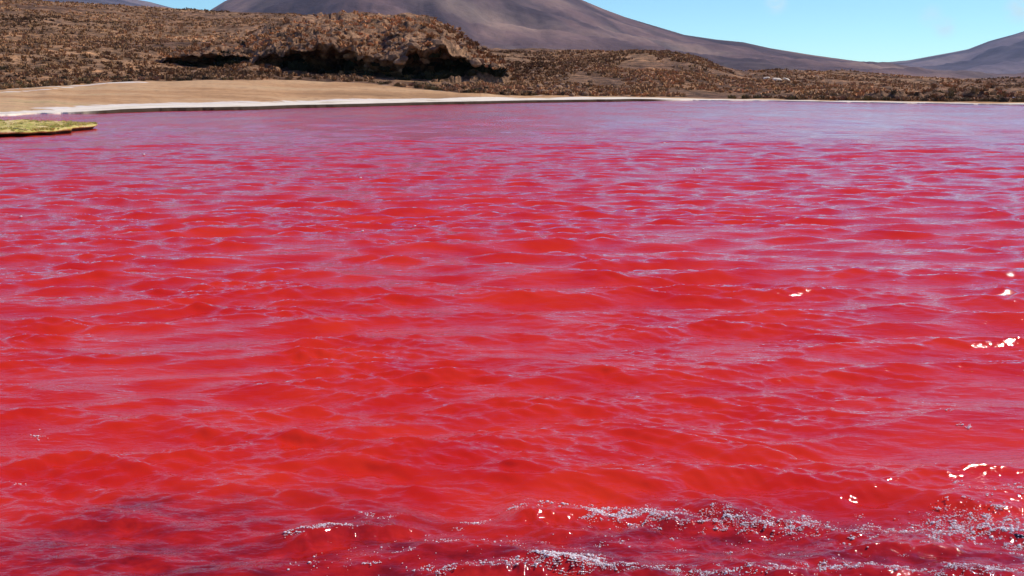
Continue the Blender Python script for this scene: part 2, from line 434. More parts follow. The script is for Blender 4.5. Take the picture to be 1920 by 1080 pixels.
outcrop('rock_ledge',
        [(410, 134), (440, 126), (480, 124), (520, 131), (560, 142)],
        [(410, 138), (430, 133), (460, 130), (500, 131), (530, 138), (560, 146)],
        [(410, 142), (440, 147), (480, 147.5), (520, 147.5), (560, 149)],
        [(410, .2), (440, 1.8), (500, 1.8), (560, .3)], 101, 5, 67, 140,
        'small broken ledge touching the back edge of the sand below the ragged hollow', 'rock ledge', .5)
outcrop('rock_ledge',
        [(1240, 150), (1262, 146), (1300, 144.5), (1330, 147), (1345, 152)],
        [(1240, 152), (1262, 149.5), (1300, 148), (1330, 151), (1345, 154)],
        [(1240, 153), (1270, 154.5), (1310, 156), (1345, 156)],
        [(1240, .2), (1270, 2.5), (1320, 2.5), (1345, .2)], 128, 6, 69, 90,
        'thin tan ledge with a dark slot in the brushy slope above the salt strip', 'rock ledge', .3)
outcrop('earth_bank',
        [(1615, 182), (1640, 176), (1670, 174), (1700, 178), (1720, 180), (1750, 178), (1790, 183), (1815, 188)],
        [(1615, 185), (1635, 181), (1670, 178), (1690, 181), (1715, 183), (1760, 181), (1815, 189)],
        [(1615, 188), (1640, 190), (1700, 190.6), (1815, 192.6)],
        [(1615, .2), (1640, 1.4), (1685, 1.4), (1700, .6), (1730, 1.5), (1780, 1.4), (1815, .2)], [(1615, 86), (1815, 83)], 4, 71, 140,
        'low olive bank with a long black undercut directly behind the pale shoreline', 'earth bank', .22)
outcrop('earth_bank',
        [(1745, 172), (1760, 160), (1785, 154), (1810, 152.5), (1840, 155), (1862, 163), (1885, 176), (1900, 184)],
        [(1745, 188), (1775, 186), (1795, 184), (1812, 180), (1840, 179), (1852, 183), (1870, 186), (1900, 189)],
        [(1745, 190), (1790, 192), (1810, 193), (1840, 193), (1860, 192), (1900, 193)],
        [(1745, .2), (1785, .5), (1805, 1.8), (1840, 1.8), (1858, .4), (1900, .2)], [(1745, 88), (1900, 83.5)], [(1745, 6), (1820, 12), (1900, 4)], 73, 150,
        'domed pale tan hillock with a black hollow at its foot by the shoreline', 'hillock', .25)

# surface lookup so that rocks and tussocks stand on the mounds too
top_cells = {}
for (pc, pxs, nr) in MOUNDS:
    q = pc[32:].reshape(-1, 3)
    for x, y, z in q:
        kx, ky = int(math.floor(x * 1.25)), int(math.floor(y * 1.25))
        if z > top_cells.get((kx, ky), -99): top_cells[(kx, ky)] = z
def surf_z(x, y):
    z = ground_z(x, y)
    out = np.array(z, float)
    onm = np.zeros(len(out), bool)
    for i in range(len(out)):
        k = top_cells.get((int(math.floor(x[i] * 1.25)), int(math.floor(y[i] * 1.25))))
        if k is not None and k > out[i]: out[i] = k - .12; onm[i] = True
    return out, onm

# ------------------------------------------------------------------ boulders
def ico(sub):
    import bmesh
    bm = bmesh.new(); bmesh.ops.create_icosphere(bm, subdivisions=sub, radius=1)
    v = np.array([q.co for q in bm.verts]); f = np.array([[q.index for q in fa.verts] for fa in bm.faces]); bm.free()
    return v, f
IV, IF = ico(3)
IV2, IF2 = ico(2)
def boulder_mesh(seed, name='boulder', V=IV2, Fc=IF2):
    v = V.copy()
    v = v * (1 + .30 * fbm(v * 1.1 + seed * 3.7, 3, seed)[:, None])
    r = np.random.default_rng(seed)
    for _ in range(6):                                   # broken flat facets
        n = r.normal(size=3); n /= np.linalg.norm(n); d = .62 + .2 * r.random()
        s = v @ n; v = v - np.outer(np.maximum(s - d, 0), n)
    return mesh_np(name, v, Fc, False)
def stone_mat(name, a, b2):
    m, t, b = mat_new(name, .9, .2)
    oi = N(t, 'ObjectInfo'); v = coords(t)
    c = mix(t, oi.outputs['Random'], a, b2)
    n = noise(t, v, 3.5, 5)
    c = mix(t, .8, c, ramp(t, n, [(.3, (.45, .42, .4)), (.5, (1, 1, 1)), (.7, (1.3, 1.3, 1.3))]), 'MULTIPLY')
    t.links.new(c, b.inputs['Base Color']); bump(t, b, n, .08); return m
M_STONE = stone_mat('brown_stone', (.16, .09, .05), (.34, .20, .11))
M_PALE = stone_mat('pale_stone', (.80, .66, .48), (.86, .74, .56))
BM = [boulder_mesh(s) for s in range(1, 9)]
for q in BM: q.materials.append(M_STONE)
def put(mesh, name, loc, s, label, cat, group=None, rz=None, flat=.7):
    o = bpy.data.objects.new(name, mesh); COL.objects.link(o)
    o.location = loc; o.rotation_euler = (random.uniform(-.3, .3), random.uniform(-.3, .3), random.uniform(0, 6.28) if rz is None else rz)
    o.scale = (s * random.uniform(.8, 1.35), s * random.uniform(.8, 1.1), s * flat * random.uniform(.8, 1.2))
    o['label'] = label; o['category'] = cat
    if group: o['group'] = group
    return o
SZ = lambda s_, a_, b_: 'small' if s_ < a_ else 'medium' if s_ < b_ else 'large'
# jumbled on and under the dark face of the mound
pc = MOUNDS[0][0]; pxs = MOUNDS[0][1]
n = 0
for i in range(70):
    c = int(np.argmin(np.abs(pxs - random.choice([random.uniform(690, 800), random.uniform(560, 930), random.uniform(820, 930)]))))
    r = random.choice([14, 18, 22, 26, 30, 33, 36]) + random.randint(-2, 2)
    x, y, z = pc[r, c]
    s = random.uniform(.25, .62)
    put(random.choice(BM), 'boulder', (x, y - .35 * s, z), s, SZ(s, .35, .5) + ' weathered boulder ' + ('low on' if r < 20 else 'halfway up' if r < 30 else 'at the lip of') + ' the undercut mound face ' + ('near its sharp end' if pxs[c] > 820 else 'at its rubbly middle' if pxs[c] > 680 else 'by the broken ledge'), 'boulder', 'boulders on the face of the mound')
# foot of the mound and the stony apron beyond it
xs = []
for i in range(95):
    if i < 22: ppx = random.uniform(560, 800); py = interp(ppx, [(560, 147), (640, 150), (700, 155), (760, 160), (800, 162)]) + random.uniform(-2, 3)
    else: ppx = random.uniform(790, 1120); py = random.uniform(128, 176) if ppx < 1000 else random.uniform(150, 177)
    Y = 90 + (176 - py) * .9
    xs.append((uof(ppx) * Y, Y, i < 22))
a = np.array([q[:2] for q in xs]); zz, _ = surf_z(a[:, 0], a[:, 1])
for (x, y, f), z in zip(xs, zz):
    s = random.uniform(.16, .42)
    if f: put(random.choice(BM), 'boulder', (x, y, z + .1), s, SZ(s, .25, .34) + ' brown boulder fallen at the mound foot ' + ('where the sand is widest' if x / y < uof(660) else 'where the sand narrows'), 'boulder', 'boulders along the foot of the mound')
    else: put(random.choice(BM), 'boulder', (x, y, z + .1), s, SZ(s, .25, .34) + ' tan boulder among tussocks ' + ('just behind the shore strip' if y < 93 else 'higher on the slope') + (' at the mound end' if x / y < uof(900) else ' a little past the mound' if x / y < uof(1000) else ' well past the mound'), 'boulder', 'boulders scattered among the tussocks')
# the pale outcrop among the brush
PB = [boulder_mesh(s, 'pale_rock') for s in (31, 32, 33)]
for q in PB: q.materials.append(M_PALE)
pal = [(1437, 146, .45, 'small white rock peeking out above the main pale rock'),
       (1456, 151, .8, 'largest white rock among the dark brush of the far slope'),
       (1474, 149, .6, 'white flat rock beside the largest pale rock in the brush'),
       (1440, 153, .4, 'low white rock at the foot of the pale rock cluster')]
pa = np.array([[uof(q[0]) * 135, 135] for q in pal]); zz, _ = surf_z(pa[:, 0], pa[:, 1])
for i, q in enumerate(pal):
    put(PB[i % 3], 'pale_rock', (pa[i, 0], 135, zat(q[1], 135)), q[2], q[3], 'rock', 'pale rocks in the brush', flat=.38)

# ------------------------------------------------------------------ tussocks and low shrubs
m, t, b = mat_new('tussock_grass', .85, .2)
c = attr(t, 'tint'); t.links.new(c.outputs['Color'], b.inputs['Base Color'])
M_TUS = m
TINTS = np.array([(.24, .15, .07), (.19, .13, .055), (.36, .22, .105), (.12, .08, .042), (.44, .28, .15), (.28, .145, .085), (.20, .145, .06), (.08, .055, .034)])
def tussock_np(r, blades, tri_w=.16):
    """a clump of upright bent blades, unit radius; returns verts, tris, height shade"""
    th = r.uniform(0, 2 * math.pi, blades); ln = r.uniform(.75, 1.15, blades); tilt = r.uniform(.05, 1.15, blades)
    rad = r.uniform(0, .55, blades)
    bx, by = rad * np.cos(th), rad * np.sin(th)
    dx, dy, dz = np.cos(th) * np.sin(tilt), np.sin(th) * np.sin(tilt), np.cos(tilt)
    wx, wy = -np.sin(th + r.normal(0, .6, blades)) * tri_w, np.cos(th + r.normal(0, .6, blades)) * tri_w
    z0 = -.15
    a = np.stack([bx - wx, by - wy, 0 * bx + z0], -1); b_ = np.stack([bx + wx, by + wy, 0 * bx + z0], -1)
    m1 = np.stack([bx + dx * ln * .55 + wx * .8, by + dy * ln * .55 + wy * .8, dz * ln * .65], -1)
    m0 = np.stack([bx + dx * ln * .55 - wx * .8, by + dy * ln * .55 - wy * .8, dz * ln * .65], -1)
    tp = np.stack([bx + dx * ln, by + dy * ln, dz * ln * .9], -1)
    V = np.concatenate([a, b_, m0, m1, tp])
    n_ = blades; i = np.arange(n_)
    Fc = np.concatenate([np.stack([i, i + n_, i + 3 * n_], -1), np.stack([i, i + 3 * n_, i + 2 * n_], -1), np.stack([i + 2 * n_, i + 3 * n_, i + 4 * n_], -1)])
    return V, Fc
def tcol(V, tint, r):
    c = np.ones((len(V), 4)); c[:, :3] = tint * r.uniform(.75, 1.25, (len(V), 1)); return c
def density(x, y):
    return fbm(xyz(x / 9., y / 12.), 4, 91)
r = np.random.default_rng(5)
def sample_land(nn, pxa, pxb, ya, yb, pw=1.0):
    px_ = r.uniform(pxa, pxb, nn); Yk_, _ = prof(px_)
    t_ = r.random(nn) ** pw
    y = Yk_[4] + .4 + (np.minimum(Yk_[6] * 1.02, yb) - Yk_[4]) * t_
    return uof(px_) * y, y
# nearest ones are things of their own
TM = []
for k in range(14):
    V, Fc = tussock_np(r, 44)
    me = mesh_np('tussock', V * np.array([1, 1, .95]), Fc, False, None, {'tint': tcol(V, TINTS[k % 8], r)}); me.materials.append(M_TUS); TM.append(me)
x, y = sample_land(2600, -40, 1990, 0, 400, 1.9)
z, onm = surf_z(x, y)
vis = np.argsort(y)[:300]
used = []
for i in vis:
    s = random.uniform(.26, .5)
    kt = random.randrange(14)
    o = bpy.data.objects.new('tussock', TM[kt]); COL.objects.link(o)
    o.location = (x[i], y[i], z[i]); o.scale = (s, s, s * random.uniform(.7, 1.05)); o.rotation_euler = (0, 0, random.uniform(0, 6.28))
    u = pxof(x[i] / y[i])
    tn_ = ['brown', 'olive brown', 'tan', 'dark brown', 'straw coloured', 'rusty brown', 'dull olive', 'near black'][kt % 8]
    PL = [(90, 'behind the inner salt line above the grassy islet', 'a'), (330, 'where the inner salt line fades out', 'a'),
          (470, 'at the sand edge below the ragged hollow', 'b'), (640, 'at the sand edge below the broken ledge', 'b'), (790, 'at the sand edge below the black undercut', 'b'), (930, 'at the narrow tip of the sand flat', 'b'),
          (1120, 'behind the broad white strip past the mound', 'c'), (1290, 'behind the tapering end of the white strip', 'c'), (1420, 'behind the shoreline below the thin tan ledge', 'c'),
          (1520, 'behind the shoreline below the white rocks', 'd'), (1630, 'behind the shoreline between white rocks and low bank', 'd'), (1745, 'behind the shoreline beside the low bank', 'd'), (1900, 'behind the shoreline around the domed hillock', 'd'), (9999, 'behind the shoreline beyond the domed hillock', 'd')]
    pl, gk = next((q[1], q[2]) for q in PL if u < q[0])
    o['label'] = SZ(s, .34, .42) + ' ' + tn_ + ' tussock ' + pl
    o['group'] = {'a': 'tussocks behind the inner salt line', 'b': 'tussocks along the back of the sand', 'c': 'tussocks behind the white salt strip', 'd': 'tussocks behind the thin pale shoreline'}[gk]
    o['category'] = 'tussock'
# the rest of the cover nobody could count
def cover(name, x, y, smin, smax, blades, label, pal=None, colornoise=True):
    z, onm = surf_z(x, y)
    VV, FF, CC = [], [], []
    base = [tussock_np(r, blades, .2) for _ in range(12)]
    cn_ = fbm(xyz(x / 20., y / 30.), 3, 55)
    off = 0
    for i in range(len(x)):
        V, Fc = base[i % 12]
        if onm[i] and i % 5 < 1: continue
        s = r.uniform(smin, smax); a_ = r.uniform(0, 6.28); ca, sa = math.cos(a_) * s, math.sin(a_) * s
        R_ = np.stack([V[:, 0] * ca - V[:, 1] * sa + x[i], V[:, 0] * sa + V[:, 1] * ca + y[i], V[:, 2] * s * r.uniform(.6, 1.0) + z[i]], -1)
        VV.append(R_); FF.append(Fc + off); off += len(V)
        tn = TINTS[int(r.integers(0, 8))] if pal is None else pal[int(r.integers(0, len(pal)))]
        tn = (.36 * tn + .64 * np.array([.225, .150, .082])) * np.array([1.6, 1.28, 1.05]) * (1 + .5 * cn_[i])
        if onm[i]: tn = tn * np.array([1.25, 1.1, 1.0])
        CC.append(tcol(V, tn, r))
    me = mesh_np(name, np.concatenate(VV), np.concatenate(FF), False, None, {'tint': np.concatenate(CC)})
    return link(name, me, M_TUS, kind='stuff', label=label, category='ground cover')
x, y = sample_land(27000, -60, 2000, 0, 400, 1.0)
keep = (density(x, y) + .35 * r.random(len(x)) > np.where(y > 170, -.12, -.30))
x, y = x[keep], y[keep]
far = y > 135
cover('tussock_cover', x[~far], y[~far], .25, .5, 12, 'dense brown and olive tussock grass covering the near slope')
cover('tussock_cover', x[far], y[far], .28, .60, 8, 'brown and olive scrub covering the farther slopes up to the skyline')

DM = []  # shrubs added to blacken the undercut faces; their tints carry the shade
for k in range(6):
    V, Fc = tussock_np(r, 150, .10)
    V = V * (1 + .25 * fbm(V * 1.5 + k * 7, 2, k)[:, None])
    me = mesh_np('shade_dark_shrub', V, Fc, False, None, {'tint': tcol(V, np.array([(.030, .034, .016), (.022, .026, .014), (.04, .04, .02)][k % 3]), r)}); me.materials.append(M_TUS); DM.append(me)
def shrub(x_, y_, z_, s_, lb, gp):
    o = bpy.data.objects.new('shade_dark_shrub', random.choice(DM)); COL.objects.link(o)
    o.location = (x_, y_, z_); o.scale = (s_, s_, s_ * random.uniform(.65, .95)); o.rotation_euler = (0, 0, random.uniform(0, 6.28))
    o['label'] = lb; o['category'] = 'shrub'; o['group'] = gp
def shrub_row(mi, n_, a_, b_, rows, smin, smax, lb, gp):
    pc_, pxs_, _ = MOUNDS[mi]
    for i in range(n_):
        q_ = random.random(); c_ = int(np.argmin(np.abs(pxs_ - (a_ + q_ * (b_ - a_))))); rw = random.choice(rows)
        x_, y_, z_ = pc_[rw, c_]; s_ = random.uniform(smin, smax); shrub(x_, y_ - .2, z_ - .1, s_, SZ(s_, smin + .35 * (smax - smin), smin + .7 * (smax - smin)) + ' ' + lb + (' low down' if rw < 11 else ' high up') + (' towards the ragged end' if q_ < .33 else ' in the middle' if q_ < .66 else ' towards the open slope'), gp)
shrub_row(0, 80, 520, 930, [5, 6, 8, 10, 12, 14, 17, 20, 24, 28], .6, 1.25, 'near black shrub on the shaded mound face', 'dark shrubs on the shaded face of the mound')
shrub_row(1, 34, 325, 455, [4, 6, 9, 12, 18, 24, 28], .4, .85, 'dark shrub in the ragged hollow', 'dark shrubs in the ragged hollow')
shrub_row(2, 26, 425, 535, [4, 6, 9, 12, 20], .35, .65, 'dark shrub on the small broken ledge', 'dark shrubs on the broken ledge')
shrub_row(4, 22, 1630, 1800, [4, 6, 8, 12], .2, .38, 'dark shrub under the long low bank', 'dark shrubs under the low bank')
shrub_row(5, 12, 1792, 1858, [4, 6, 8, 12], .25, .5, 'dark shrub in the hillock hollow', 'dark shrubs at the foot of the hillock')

# ------------------------------------------------------------------ grass islet
M_TURF, t, b = mat_new('islet_turf', .9, .2)
v = coords(t); n1 = noise(t, v, 1.6, 5); 
c = ramp(t, n1, [(.35, (.32, .32, .06)), (.5, (.56, .45, .12)), (.62, (.74, .56, .26))])
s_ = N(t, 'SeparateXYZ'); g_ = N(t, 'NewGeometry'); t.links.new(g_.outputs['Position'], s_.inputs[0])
c = mix(t, maprange(t, s_.outputs['Z'], .09, .13, 1, 0), c, (.035, .02, .012))  # lower rim coloured near black for the shade under the turf overhang
t.links.new(c, b.inputs['Base Color']); bump(t, b, noise(t, v, 9, 4), .04)
# outline in the ground plane
front = [(-260, 262), (-120, 261), (-20, 258), (20, 257), (60, 256), (100, 253.5), (128, 251), (136, 246.5), (160, 245), (182, 242.5)]
back = [(186, 241), (165, 239.5), (130, 238.5), (90, 237), (40, 235), (-20, 236), (-120, 236), (-260, 238)]
pts = [(uof(a_, b_) * ywater(b_), ywater(b_)) for a_, b_ in front + back]
pp = np.array(pts); m_ = len(pp)
# resample the ring
ring = np.concatenate([pp, pp[:1]]); seg_ = np.concatenate([[0], np.cumsum(np.linalg.norm(np.diff(ring, axis=0), axis=1))])
tt = np.linspace(0, seg_[-1], 241)[:-1]
rx, ry = np.interp(tt, seg_, ring[:, 0]), np.interp(tt, seg_, ring[:, 1])
rx += .09 * fbm(xyz(tt * 3, 0 * tt), 3, 4); ry += .22 * fbm(xyz(tt * 3, 0 * tt + 7), 3, 6)
cx, cy = np.mean(pp[:, 0]), np.mean(pp[:, 1])
prof_i = [(.95, -.3), (.95, .0), (.97, .06), (.985, .10), (1.0, .13), (1.0, .17), (.975, .20)] + [(.975 * (1 - k / 14), .20 + .05 * (1 - (1 - k / 14) ** 2)) for k in range(1, 14)]
V = []
for f_, z_ in prof_i:
    X = cx + (rx - cx) * f_; Y = cy + (ry - cy) * (f_ if f_ < .9 else 1 - (1 - f_) * 3)
    hh = .75 + .25 * sm(-rx, 12., 14.5)
    Z_ = z_ * hh + (.035 * fbm(xyz(X * 2.2, Y * 1.2), 4, 12) if z_ > .15 else 0)
    V.append(np.stack([X, Y, Z_ + 0 * X], -1))
V = np.array(V); nr_, nc_ = V.shape[:2]
ii = np.arange(nr_ * nc_).reshape(nr_, nc_); jj = np.roll(ii, -1, axis=1)
Fq = np.stack([ii[:-1], jj[:-1], jj[1:], ii[1:]], -1).reshape(-1, 4)
islet = bpy.data.objects.new('grass_islet', None); COL.objects.link(islet)
islet['label'] = 'flat yellow green grassy islet with a black undercut edge in the red water'; islet['category'] = 'islet'
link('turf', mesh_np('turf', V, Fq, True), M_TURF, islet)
# short grass on it
VV, FF, CC, off = [], [], [], 0
base = [tussock_np(r, 16, .10) for _ in range(6)]
for i in range(2600):
    k = r.integers(0, len(rx)); f_ = math.sqrt(r.random()) * .985
    x_, y_ = cx + (rx[k] - cx) * f_, cy + (ry[k] - cy) * (1 - (1 - f_) if f_ < .9 else f_)
    if pxof(x_ / y_) < -80: continue
    Vb, Fb = base[i % 6]; s = r.uniform(.04, .11)
    VV.append(Vb * s + np.array([x_, y_, .18])); FF.append(Fb + off); off += len(Vb)
    CC.append(tcol(Vb, np.array([(.56, .46, .12), (.34, .36, .07), (.70, .54, .24), (.62, .5, .14)][int(r.integers(0, 4))]), r))
g = link('grass', mesh_np('grass', np.concatenate(VV), np.concatenate(FF), False, None, {'tint': np.concatenate(CC)}), M_TUS, islet, kind='stuff')

# ------------------------------------------------------------------ the red water
AZ0 = 31.5
waz = np.radians(np.concatenate([np.linspace(-60, -AZ0, 60)[:-1], np.linspace(-AZ0, AZ0, 880), np.linspace(AZ0, 60, 60)[1:]]))
wr = [2.8]
while wr[-1] < 120:
    rr = wr[-1]; wr.append(rr + (.0024 if rr < 9 else .0042 if rr < 30 else .0065) * rr)
wr = np.array(wr)
RR, AA = np.meshgrid(wr, waz, indexing='ij')
X0, Y0 = RR * np.sin(AA), RR * np.cos(AA)
spacing = np.gradient(wr)[:, None] + 0 * AA
wrng = np.random.default_rng(12)
NW = 130
lam = np.exp(np.linspace(math.log(1.45), math.log(.035), NW)) * wrng.uniform(.95, 1.05, NW)
spread = np.interp(np.log(lam), [math.log(.055), math.log(.5), math.log(2.6)], [15, 10, 7])
th = np.radians(-93 + np.where(wrng.random(NW) < .5, 11, -13) * np.clip(1.6 - lam / 1.5, .2, 1.5) + wrng.normal(0, 1, NW) * spread)
kk = 2 * math.pi / lam
slope_rms = np.interp(np.log(lam), np.log([.035, .07, .14, .25, .6, 1.1, 1.6]), [.026, .034, .041, .044, .031, .017, .005])
amp = slope_rms / kk * 1.414
ph = wrng.uniform(0, 2 * math.pi, NW)
Zl = np.zeros_like(X0); DX = np.zeros_like(X0); DY = np.zeros_like(X0); Zs = np.zeros_like(X0)
wx = X0 + .25 * vnoise(xyz(X0 / 1.7, Y0 / 1.7), 61); wy = Y0 + .25 * vnoise(xyz(X0 / 1.7, Y0 / 1.7), 62)
for i in range(NW):
    f_ = sm(lam[i] / spacing, 2.2, 4.5)
    phase = kk[i] * (math.cos(th[i]) * wx + math.sin(th[i]) * wy) + ph[i]
    c_, s__ = np.cos(phase), np.sin(phase)
    a_ = amp[i] * f_
    if lam[i] > .32:
        Zl += a_ * c_; DX -= a_ * .5 * math.cos(th[i]) * s__; DY -= a_ * .5 * math.sin(th[i]) * s__
    else:
        Zs += a_ * (np.exp(1.15 * c_) - 1.35) / 1.25
crest = np.clip(Zl / (np.std(Zl[:300]) + 1e-9), -2, 2)
patch = fbm(xyz(X0 / 1.1, Y0 / .7), 3, 71) + .5 * fbm(xyz(X0 / 7., Y0 / 5.), 2, 72)
ZW_calm = 1 - .8 * sm(Y0, 40, 62)
modz = np.clip(.80 + .80 * patch + .25 * crest, .25, 1.25)
ZW = (Zl + Zs * modz) * ZW_calm * (.80 + .20 * sm(Y0, 4.5, 8))
# small bores breaking in the shallows by the bank: (curve of the crest in px,py), height, front width
def bore(ptsx, hgt, wid, tail, seed):
    a_ = np.array(ptsx, float); Yc_ = ywater(a_[:, 1]); Xc_ = uof(a_[:, 0], a_[:, 1]) * Yc_
    o_ = np.argsort(Xc_); Xc_, Yc_ = Xc_[o_], Yc_[o_]
    yc = np.interp(X0, Xc_, Yc_) + .035 * fbm(xyz(X0 * 3.5, 0 * X0), 4, seed)
    inside = sm(X0, Xc_[0] - .02, Xc_[0] + .22) * (1 - sm(X0, Xc_[-1] - .22, Xc_[-1] + .02))
    d = Y0 - yc                     # positive beyond the crest
    h_ = hgt * (.75 + .5 * fbm(xyz(X0 * 2.5, 0 * X0 + 3), 3, seed + 1))
    front = sm(d, -wid, 0.); back_ = np.exp(-np.maximum(d, 0) / tail)
    return h_ * inside * front * back_, inside * np.exp(-((d + wid * .3) / (wid * 1.5)) ** 2)
BORES = [([(915, 952), (1000, 962), (1100, 966), (1200, 974), (1300, 984), (1400, 992), (1500, 996), (1600, 998), (1700, 993), (1780, 988), (1860, 994), (2000, 1004)], .050, .12, .30, 1),
         ([(490, 1030), (560, 1022), (620, 1012), (700, 1003), (790, 988), (830, 980)], .036, .07, .2, 5),
         ([(700, 1088), (830, 1080), (940, 1074), (1040, 1068), (1130, 1074), (1240, 1082), (1400, 1084), (1560, 1074), (1640, 1084), (1760, 1082), (2000, 1090)], .036, .07, .15, 9),
         ([(110, 978), (200, 986), (300, 980), (345, 972)], .022, .03, .2, 13),
         ([(960, 1008), (1030, 1012), (1090, 1006), (1130, 1000)], .022, .025, .12, 17),
         ([(1480, 1050), (1560, 1040), (1640, 1042), (1760, 1034), (1840, 1038)], .022, .03, .15, 25),
         ([(1740, 968), (1800, 962), (1870, 966), (1990, 960)], .022, .03, .16, 29)]
near = 1 - sm(Y0, 4.4, 5.0)
ZB = 0; FRONT = 0
for (pt, hg, wd, tl, sd_) in BORES:
    bz, fr = bore(pt, hg, wd, tl, sd_); ZB = ZB + bz; FRONT = np.maximum(FRONT, fr)
FROTH = FRONT * np.clip(-.25 + 1.2 * fbm(xyz(X0 * 2.2 + 4, Y0 * 3), 3, 81) + .7 * sm(X0, -.3, .8), 0, 1)
shal = 1 - sm(Y0 + .25 * fbm(xyz(X0 * 1.3, Y0 * 2), 3, 33), 3.55, 4.15)
damp = 1 - .45 * shal
XF = X0 + DX * (1 - .6 * shal); YF = Y0 + DY * (1 - .6 * shal)
ZF = ZW * damp + ZB + shal * .006 * fbm(xyz(X0 * 9, Y0 * 14), 4, 35) + FRONT * .006 * fbm(xyz(X0 * 30, Y0 * 30), 3, 36)
# overturn the fronts a little
YF = YF - np.where(ZB > .02, (ZB - .02) * .15, 0)
lost = sm(RR, 5, 45)
me = mesh_np('red_lake_water', np.stack([XF, YF, ZF], -1), grid_faces(*X0.shape), True, {'shallow': shal, 'lost': lost, 'froth': np.clip(FROTH, 0, 1)})
m, t, b = mat_new('red_water', .06, .5)
v = coords(t)
n_a = noise(t, coords(t, (1, 1.6, 1)), 1.2, 4); n_b = noise(t, coords(t, (1, 2.2, 1)), 4.0, 5, .65)
deep = ramp(t, n_a, [(.35, (.54, .013, .003)), (.65, (.64, .028, .004))])
shc = ramp(t, n_b, [(.36, (.19, .005, .004)), (.5, (.34, .008, .005)), (.64, (.48, .015, .007))])
c = mix(t, attr(t, 'shallow').outputs['Fac'], deep, shc)
t.links.new(c, b.inputs['Base Color'])
# ripples too fine for the mesh at a distance
far1 = noise(t, coords(t, (2.2, 5.5, 1)), 1.0, 4, .65)
near1 = noise(t, coords(t, (12, 40, 1)), 1.0, 3, .6)
la = attr(t, 'lost').outputs['Fac']
gust = noise(t, coords(t, (.30, .16, 1)), 1.0, 5, .62)
gl_ = N(t, 'Math', operation='MULTIPLY'); t.links.new(la, gl_.inputs[0]); t.links.new(maprange(t, gust, .36, .62, 0.12, 1.05), gl_.inputs[1])
mulf = N(t, 'Math', operation='MULTIPLY'); t.links.new(gl_.outputs[0], mulf.inputs[0]); t.links.new(far1, mulf.inputs[1])
b1 = N(t, 'Bump'); b1.inputs['Strength'].default_value = 1; b1.inputs['Distance'].default_value = .05
t.links.new(mulf.outputs[0], b1.inputs['Height'])
b2 = N(t, 'Bump'); b2.inputs['Strength'].default_value = 1; b2.inputs['Distance'].default_value = .0034
t.links.new(near1, b2.inputs['Height'])
mid1 = noise(t, coords(t, (4.2, 14, 1)), 1.0, 4, .6)
b15 = N(t, 'Bump'); b15.inputs['Strength'].default_value = 1; b15.inputs['Distance'].default_value = .013
t.links.new(mid1, b15.inputs['Height']); t.links.new(b1.outputs[0], b15.inputs['Normal']); t.links.new(b15.outputs[0], b2.inputs['Normal'])
fro = noise(t, coords(t, (110, 150, 110)), 1.0, 3, .7)
frm = N(t, 'Math', operation='MULTIPLY'); t.links.new(fro, frm.inputs[0]); t.links.new(attr(t, 'froth').outputs['Fac'], frm.inputs[1])
b3 = N(t, 'Bump'); b3.inputs['Strength'].default_value = 1; b3.inputs['Distance'].default_value = .0004
t.links.new(frm.outputs[0], b3.inputs['Height']); t.links.new(b2.outputs[0], b3.inputs['Normal'])
# light scatters back out of the turbid water from well below the surface, so the body hardly follows the ripples
gN = N(t, 'NewGeometry'); up = N(t, 'Mix', data_type='VECTOR'); up.inputs['Factor'].default_value = .80
t.links.new(gN.outputs['Normal'], up.inputs['A']); up.inputs['B'].default_value = (0, 0, 1)
nn_ = N(t, 'VectorMath', operation='NORMALIZE'); t.links.new(up.outputs['Result'] if 'Result' in up.outputs.keys() else up.outputs[1], nn_.inputs[0])
body = N(t, 'BsdfDiffuse'); t.links.new(c, body.inputs['Color']); t.links.new(nn_.outputs[0], body.inputs['Normal'])
gl = N(t, 'BsdfGlossy'); gl.inputs['Color'].default_value = (1, 1, 1, 1); t.links.new(b3.outputs[0], gl.inputs['Normal'])
t.links.new(maprange(t, la, 0, 1, .055, .15), gl.inputs['Roughness'])
fr_ = N(t, 'Fresnel'); fr_.inputs['IOR'].default_value = 1.45; t.links.new(b3.outputs[0], fr_.inputs['Normal'])
ms_ = N(t, 'MixShader'); t.links.new(fr_.outputs[0], ms_.inputs[0]); t.links.new(body.outputs[0], ms_.inputs[1]); t.links.new(gl.outputs[0], ms_.inputs[2])
t.links.new(ms_.outputs[0], t.nodes['Material Output'].inputs['Surface']); t.nodes.remove(b)
link('red_lake_water', me, m, kind='structure')
M_WATER = m
# water height lookup on the near grid
def wz(x, y):
    rr_ = np.hypot(x, y); aa = np.arctan2(x, y)
    i = np.clip(np.searchsorted(wr, rr_), 0, len(wr) - 1); j = np.clip(np.searchsorted(waz, aa), 0, len(waz) - 1)
    return ZF[i, j]

